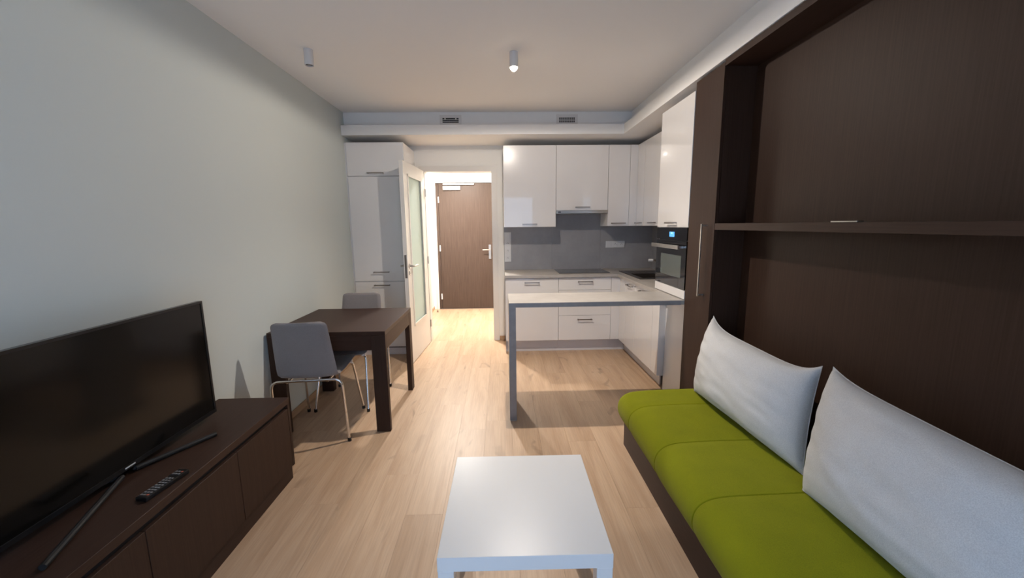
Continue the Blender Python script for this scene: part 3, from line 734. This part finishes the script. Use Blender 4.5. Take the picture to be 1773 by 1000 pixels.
# ------------------------------------------------------------------ coffee table
ct = thing('coffee_table', 'white square coffee table in front of the sofa', 'coffee table', (-0.2105+0.275, 1.0997+0.275, 0), rz=-0.0102)
part('table_top', BX(-0.275, 0.275, -0.275, 0.275, 0.4, 0.45, bev=0.0012), table_w, ct, world=False)
for sx in (-1, 1):
    for sy in (-1, 1):
        cx, cy = sx*0.249, sy*0.249
        part('leg', BX(cx-0.025, cx+0.025, cy-0.025, cy+0.025, 0.0005, 0.3995, bev=0.001), table_w, ct, world=False)

# ------------------------------------------------------------------ TV bench, television, remote
tvb = thing('tv_bench', 'long dark wenge low bench along the mint wall', 'tv bench', (-1.44, 1.25, 0))
BY0, BY1 = 0.295, 2.225
part('bench_top', BX(XL+0.015, -1.235, BY0, BY1, 0.466, 0.500, bev=0.001), wenge_y, tvb)
part('body', BX(XL+0.015, -1.260, BY0+0.001, BY1-0.001, 0.085, 0.4655), wenge_z, tvb)
part('grip_channel', BX(-1.2598, -1.252, BY0+0.02, BY1-0.020, 0.440, 0.4653), dark_void, tvb)
part('end_panel', BX(-1.2598, -1.2365, BY1-0.019, BY1-0.001, 0.085, 0.4655), wenge_z, tvb)
part('plinth', BX(XL+0.02, -1.252, BY0+0.005, BY1-0.008, 0.0005, 0.0845), wenge_y, tvb)
for k in range(4):
    y1 = BY1-0.0205 - k*0.4835 if k == 0 else 1.757-(k-1)*0.488
    y0 = 1.757-k*0.488 if k < 3 else BY0
    part('bench_door', BX(-1.2575, -1.2365, y0+0.0015, y1-0.0015, 0.087, 0.4395, bev=0.001), wenge_z, tvb)
tv = thing('television', 'black flat television on the dark bench', 'television', (-1.49, 1.497, 0.50))
TX = -1.475; TA, TB, TZ0, TZ1 = 1.008, 1.988, 0.535, 1.113
part('tv_body', BX(TX-0.045, TX-0.006, TA+0.06, TB-0.06, TZ0+0.03, TZ1-0.12, bev=0.012, seg=3), black_pl, tv)
us = [TA, TA+0.011, TB-0.011, TB]; vs = [TZ0, TZ0+0.017, TZ1-0.011, TZ1]
part('bezel', cells(us, vs, lambda i, j: not (i == 1 and j == 1), TX-0.022, TX, 'yz'), black_pl, tv)
part('screen', BX(TX-0.021, TX-0.003, TA+0.0112, TB-0.0112, TZ0+0.0172, TZ1-0.0112), screen_m, tv)
part('logo', BX(TX, TX+0.0008, 1.478, 1.522, TZ0+0.006, TZ0+0.011), print_m, tv)
nb = bmesh.new(); box(nb, -1.535, -1.5010, 1.42, 1.58, 0.5125, 0.60, bev=0.006); part('stand_neck', nb, black_pl, tv)
for pe in ((-1.353, 1.800), (-1.327, 1.050)):
    q = bmesh.new(); tube(q, [(-1.485, 1.50+(0.03 if pe[1] > 1.5 else -0.03), 0.5145), (pe[0], pe[1], 0.5105)], 0.0100, 10)
    part('stand_foot', q, rubber, tv, sm=True)
    q = bmesh.new(); tube(q, [(-1.485, 1.50+(0.03 if pe[1] > 1.5 else -0.03), 0.5145), (-1.600, 1.50+(0.13 if pe[1] > 1.5 else -0.13), 0.5105)], 0.0100, 10)
    part('stand_foot', q, rubber, tv, sm=True)
rm = thing('remote_control', 'black television remote control lying on the bench', 'remote control', (-1.290, 1.425, 0.5005), rz=radians(-7))
part('remote_body', BX(-0.0225, 0.0225, -0.088, 0.088, 0.0, 0.017, bev=0.004, seg=2), black_pl, rm, world=False)
for r in range(11):
    for c in range(3):
        if r in (8,): continue
        m = red_btn if (r == 0 and c == 2) or (r == 10 and c == 2) else grey_btn
        part('button', BX(-0.0165+c*0.012, -0.0085+c*0.012, -0.074+r*0.0138, -0.068+r*0.0138, 0.0170, 0.0185), m, rm, world=False)

# ------------------------------------------------------------------ dining table
dt = thing('dining_table', 'square dark wenge dining table against the mint wall', 'dining table', (-1.225, 3.14, 0))
QX0, QX1, QY0, QY1, QZ = -1.627, -0.815, 2.735, 3.548, 0.746
part('table_top', BX(QX0, QX1, QY0, QY1, QZ-0.030, QZ, bev=0.0012), wenge_x, dt)
for nm, a, m in (('apron', (QX0+0.1, QX1-0.1, QY0+0.001, QY0+0.022), wenge_x), ('apron', (QX0+0.1, QX1-0.1, QY1-0.022, QY1-0.001), wenge_x), ('apron', (QX1-0.022, QX1-0.001, QY0+0.037, QY1-0.082), wenge_y), ('apron', (QX0+0.001, QX0+0.022, QY0+0.037, QY1-0.062), wenge_y)):
    part(nm, BX(*a, QZ-0.135, QZ-0.0305), m, dt)
for a in ((QX1-0.0995, QX1-0.0005, QY0+0.0005, QY0+0.036), (QX0+0.0005, QX0+0.0995, QY0+0.0005, QY0+0.036), (QX1-0.040, QX1-0.0005, QY1-0.081, QY1-0.0005), (QX0+0.0005, QX0+0.0995, QY1-0.061, QY1-0.0005)):
    part('leg', BX(*a, 0.0005, QZ-0.0305, bev=0.001), wenge_z, dt)

# ------------------------------------------------------------------ chairs
def chair(label, loc, rz):
    c = thing('dining_chair', label, 'chair', loc, rz, group='upholstered chairs at the dining table')
    # shell: centre line from the top of the back down and forward along the seat (y forward, z up)
    cl = fillet([(0, -0.085, 0.868), (0, -0.045, 0.66), (0, -0.002, 0.469), (0, 0.18, 0.468), (0, 0.40, 0.474), (0, 0.475, 0.456)], 0.052, 10)
    dens = []
    for a, b_ in zip(cl, cl[1:]):
        n = max(1, int((b_-a).length/0.012))
        for k in range(n): dens.append(a.lerp(b_, k/n))
    dens.append(cl[-1]); S = [0]
    for a, b_ in zip(dens, dens[1:]): S.append(S[-1]+(b_-a).length)
    Lt = S[-1]; b = bmesh.new(); NX = 20; th = 0.011; rings = []
    extra = [0.0015, 0.004, 0.008, 0.014]
    for i, p in enumerate(dens):
        s = S[i]; d = min(s, Lt-s); R = 0.035
        t = s/Lt
        wd = 0.170 + 0.020*min(1, t/0.38) + 0.012*max(0, min(1, (t-0.42)/0.2))
        if d < R: wd = wd - R + sqrt(max(0.0, R*R-(R-d)**2))
        tg = (dens[min(i+1, len(dens)-1)]-dens[max(i-1, 0)]).normalized()
        nr = Vector((0, -tg.z, tg.y)); 
        if nr.y < 0 and t < 0.3: nr = -nr
        thk = th*min(1, sqrt(max(0.02, d/0.012))) if d < 0.012 else th
        ring = []
        for k in range(NX+1):
            u = -1+2*k/NX; cv = (0.012*u*u if t < 0.5 else 0.010*u*u)
            ring.append((u, cv))
        top = []; bot = []
        for u, cv in ring:
            e = max(0.0, (1-abs(u)))*wd; q = min(1.0, sqrt(max(0.0, 1-(1-min(1, e/0.010))**2)))
            base = p + Vector((u*wd, 0, 0)) + Vector((0, -tg.z, tg.y))*(cv)
            nn = Vector((0, -tg.z, tg.y))
            top.append(base + nn*thk*q*0.999); bot.append(base - nn*thk*q*0.999)
        lp = [b.verts.new(v) for v in top] + [b.verts.new(v) for v in bot[-2:0:-1]]
        rings.append(lp)
    for r0, r1 in zip(rings, rings[1:]):
        n = len(r0)
        for k in range(n): b.faces.new([r0[k], r0[(k+1) % n], r1[(k+1) % n], r1[k]])
    b.faces.new(rings[0]); b.faces.new(rings[-1][::-1])
    part('seat_shell', b, taupe, c, world=False, sm=50)
    zt = 0.440
    q = bmesh.new(); tube(q, fillet([(-0.235, 0.0, 0.012), (-0.222, -0.030, 0.462), (0.222, -0.030, 0.462), (0.235, 0.0, 0.012)], 0.055, 8), 0.009, 14)
    part('rear_leg_frame', q, chrome, c, world=False, sm=True)
    q = bmesh.new(); tube(q, fillet([(-0.212, 0.512, 0.012), (-0.180, 0.405, zt), (0.180, 0.405, zt), (0.212, 0.512, 0.012)], 0.045, 8), 0.009, 14)
    part('front_leg_frame', q, chrome, c, world=False, sm=True)
    q = bmesh.new()
    for sx in (-1, 1): tube(q, [(sx*0.13, -0.026, 0.449), (sx*0.13, 0.405, zt)], 0.006, 10)
    part('seat_rail', q, chrome, c, world=False, sm=True)
    for x, y in ((-0.235, 0), (0.235, 0), (-0.212, 0.512), (0.212, 0.512)):
        part('foot_cap', cyl(bmesh.new(), (x, y, 0.0125), 0.0125, 0.024, 16), rubber, c, world=False, sm=True)
    for sx in (-1, 1):
        part('seat_bracket', cyl(bmesh.new(), (sx*0.165, 0.405, zt), 0.014, 0.03, 14, 'x'), lamp_wh, c, world=False, sm=True)
chair('taupe upholstered chrome legged chair with its back to the camera', (-1.302, 2.598, 0), radians(5.5))
chair('taupe upholstered chrome legged chair on the far side of the dining table', (-1.279, 3.584, 0), radians(180-1.6))
